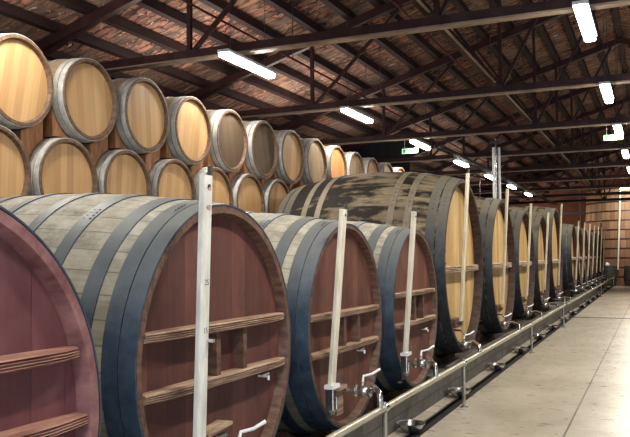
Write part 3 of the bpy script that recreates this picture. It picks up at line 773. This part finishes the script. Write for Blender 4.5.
# partition and stair rail seen between the trusses
f = MB(); pp = [(EAVE_X + .01, 0), (-6.25, 0), (-6.25, roofz(-6.25) + .02), (EAVE_X + .01, roofz(EAVE_X) + .02)]
f.add([(a, y_, b) for y_ in (20.6, 20.66) for a, b in pp], [(0, 1, 2, 3), (7, 6, 5, 4)] + [(i, i + 4, (i + 1) % 4 + 4, (i + 1) % 4) for i in range(4)])
structure('wall_partition', f, M['corr'])
o = thing('cable_tray', 'dark ribbed cable tray running on behind the lamps over the barrels', 'cable tray', (-4.42, 17.0, 4.06))
g = MB(); g.box(-.09, -.08, 0, 22.4, -.02, .035); g.box(.08, .09, 0, 22.4, -.02, .035)
for q in range(90): g.box(-.08, .08, .05 + q * .248, .14 + q * .248, -.012, .0)
g.build('tray_body', M['steel_dark'], o)

f = MB(); f.box(-6.25, -6.17, 20.58, 20.68, 0, roofz(-6.2)); structure('trim_3', f, M['truss'])
o = thing('stair_rail', 'sloping steel handrail beyond the dark corrugated partition', 'handrail', (-7.2, 24.0, 0))
g = MB(); g.tube([(-.15, 0, 4.45), (2.4, 0, 3.95)], .022, 8); g.build('rail', M['truss_lip'], o)
for q in range(4):
    x = q * .75; g = MB(); g.tube([(x, 0, 0), (x, 0, 4.43 - .196 * x)], .018, 8); g.build('post', M['truss'], o)

# ------------------------------------------------------------------ far end: vat, standing barrels, jug
VX, VY = -.95, 44.7; VR0, VR1, VH = 2.75, 2.42, 4.95
o = thing('wooden_vat', 'giant upright wooden vat with many dark hoops at the far end', 'vat', (VX, VY, 0))
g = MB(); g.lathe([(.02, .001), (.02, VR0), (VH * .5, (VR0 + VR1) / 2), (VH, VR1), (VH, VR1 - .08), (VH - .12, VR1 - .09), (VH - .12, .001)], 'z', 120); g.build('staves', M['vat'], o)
for q in range(10):
    z = .44 + q * .48; r_ = VR0 + (VR1 - VR0) * z / VH
    g = MB(); g.lathe([(z - .035, r_ - .004), (z - .035, r_ + .014), (z + .035, r_ + .011), (z + .035, r_ - .006)], 'z', 96); g.build('hoop', M['truss'], o)
g = MB(); g.box(-1.62, -1.56, -2.32, -2.25, 2.3, 3.2); g.build('latch_strap', M['dark'], o)
g = MB(); g.tube([(-.82, -2.74, .80), (-.61, -2.50, 4.80)], .045, 12); g.build('level_tube', M['stick'], o)

def standing(y, x, lab):
    o = thing('standing_barrel', lab, 'barrel', (x, y, 0), 'dark upright barrels at the far end')
    H = 1.0; pr = [(0.0, .001), (0.0, .31)] + [(H * k / 10, .31 + .055 * (1 - (2 * k / 10 - 1) ** 2)) for k in range(11)] + [(H, .285), (H - .04, .285), (H - .04, .001)]
    g = MB(); g.lathe(pr, 'z', 40); b = g.build('staves', M['standing'], o)
    for z in (.04, .2, .34, .66, .80, .96):
        r_ = .31 + .055 * (1 - (2 * z - 1) ** 2)
        g = MB(); g.lathe([(z - .022, r_ - .002), (z - .022, r_ + .006), (z + .022, r_ + .006), (z + .022, r_ - .002)], 'z', 40); g.build('hoop', M['steel_dark'], o)
    return o
standing(41.3, -2.17, 'dark upright barrel with a white jug on top at the far end')
standing(41.3, -1.12, 'dark upright barrel in front of the giant vat, at the picture edge')
o = thing('white_jug', 'small round white jug standing on the far upright barrel', 'jug', (-2.24, 41.15, .961))
g = MB(); g.lathe([(0, .001), (0, .06), (.03, .095), (.09, .115), (.15, .10), (.19, .06), (.22, .05), (.225, .04), (.2, .035), (.19, .001)], 'z', 28); g.build('jug_body', M['jug'], o)
g = MB(); g.tube([(.05, 0, .2), (.12, 0, .18), (.14, 0, .12), (.11, 0, .07)], .012, 8); g.build('handle', M['jug'], o)
o = thing('dark_bottle', 'small dark bottle beside the white jug', 'bottle', (-2.38, 41.33, .961))
g = MB(); g.lathe([(0, .001), (0, .04), (.15, .04), (.19, .016), (.26, .014), (.26, .001)], 'z', 20); g.build('bottle_body', M['dark'], o)

# low dark skirting behind barrels and rails on the end wall
for x, lab in ((-4.0, 'thin conduit going down the brick end wall left of the vat'), (-3.35, 'thin conduit on the brick end wall, close beside the vat')):
    g = MB(); g.tube([(x, Y1 - .04, .0), (x, Y1 - .04, 5.5)], .03, 8); tag(g.build('conduit', M['bar_grey']), lab, 'conduit')
f = MB(); f.box(EAVE_X + .01, -3.0, Y1 - .08, Y1 - .001, 3.95, 4.12); structure('trim_4', f, M['truss'])

# ------------------------------------------------------------------ light
w = bpy.data.worlds.new('World'); bpy.context.scene.world = w; w.use_nodes = True
w.node_tree.nodes['Background'].inputs[0].default_value = (.75, .85, 1, 1); w.node_tree.nodes['Background'].inputs[1].default_value = .3
def area(name, loc, rot, sx, sy, e, c):
    l = bpy.data.lights.new(name, 'AREA'); l.shape = 'RECTANGLE'; l.size = sx; l.size_y = sy; l.energy = e; l.color = c
    o = bpy.data.objects.new(name, l); C.objects.link(o); o.location = loc; o.rotation_euler = rot; return o
area('daylight_door', (7.9, 10, 2.0), (0, math.radians(90), 0), 3.2, 22, 170, (.72, .86, 1.0))
area('daylight_rear', (2.5, -4.6, 2.4), (math.radians(90), 0, 0), 7, 3.2, 330, (.66, .83, 1.0))
for k in range(0, 9):
    for X in (-4.6, -.6):
        y = 8.43 + 3.87 * (k - 2)
        area('lamp_light', (X, y, 3.93), (0, 0, 0), .12, 1.3, 30 if X < -3 else 78, (1.0, .93, .82))
        area('added_roof_uplight', (-6.3 if X < -3 else .7, y + 1.9, 4.0), (PI, 0, 0), 1.6, 1.6, (34 if k < 4 else 18) if X < -3 else 13, (1.0, .88, .78))  # fill lights added to brighten the roof tiles, no fittings there
area('added_vat_fill', (-1.2, 39.5, 4.6), (math.radians(60), 0, 0), 1.5, .4, 130, (1.0, .92, .80))  # unseen fill added in front of the vat to boost its crosswise lamp
area('added_end_wall_fill', (-6.0, 42.5, 3.6), (math.radians(80), 0, 0), 4, .5, 90, (1.0, .85, .72))  # unseen fill added to lift the brick end wall

# ------------------------------------------------------------------ camera
F, yaw, pit, rol = 772.7, .4145, .04983, -.01022
fw = Vector((-S(yaw) * K(pit), K(yaw) * K(pit), S(pit))); rt = Vector((K(yaw), S(yaw), 0)); up = rt.cross(fw)
r2 = rt * K(rol) + up * S(rol); u2 = up * K(rol) - rt * S(rol)
cd = bpy.data.cameras.new('camera'); cam = bpy.data.objects.new('camera', cd); C.objects.link(cam)
m = Matrix.Identity(4)
for i in range(3): m[i][0], m[i][1], m[i][2] = r2[i], u2[i], -fw[i]
m[0][3], m[1][3], m[2][3] = 0, 0, 1.6
cam.matrix_world = m; cd.sensor_width = 36; cd.lens = F / 630 * 36; cd.clip_end = 200
bpy.context.scene.camera = cam
vs = bpy.context.scene.view_settings
vs.view_transform = 'Standard'; vs.look = 'Medium High Contrast'; vs.exposure = .12; vs.gamma = 1
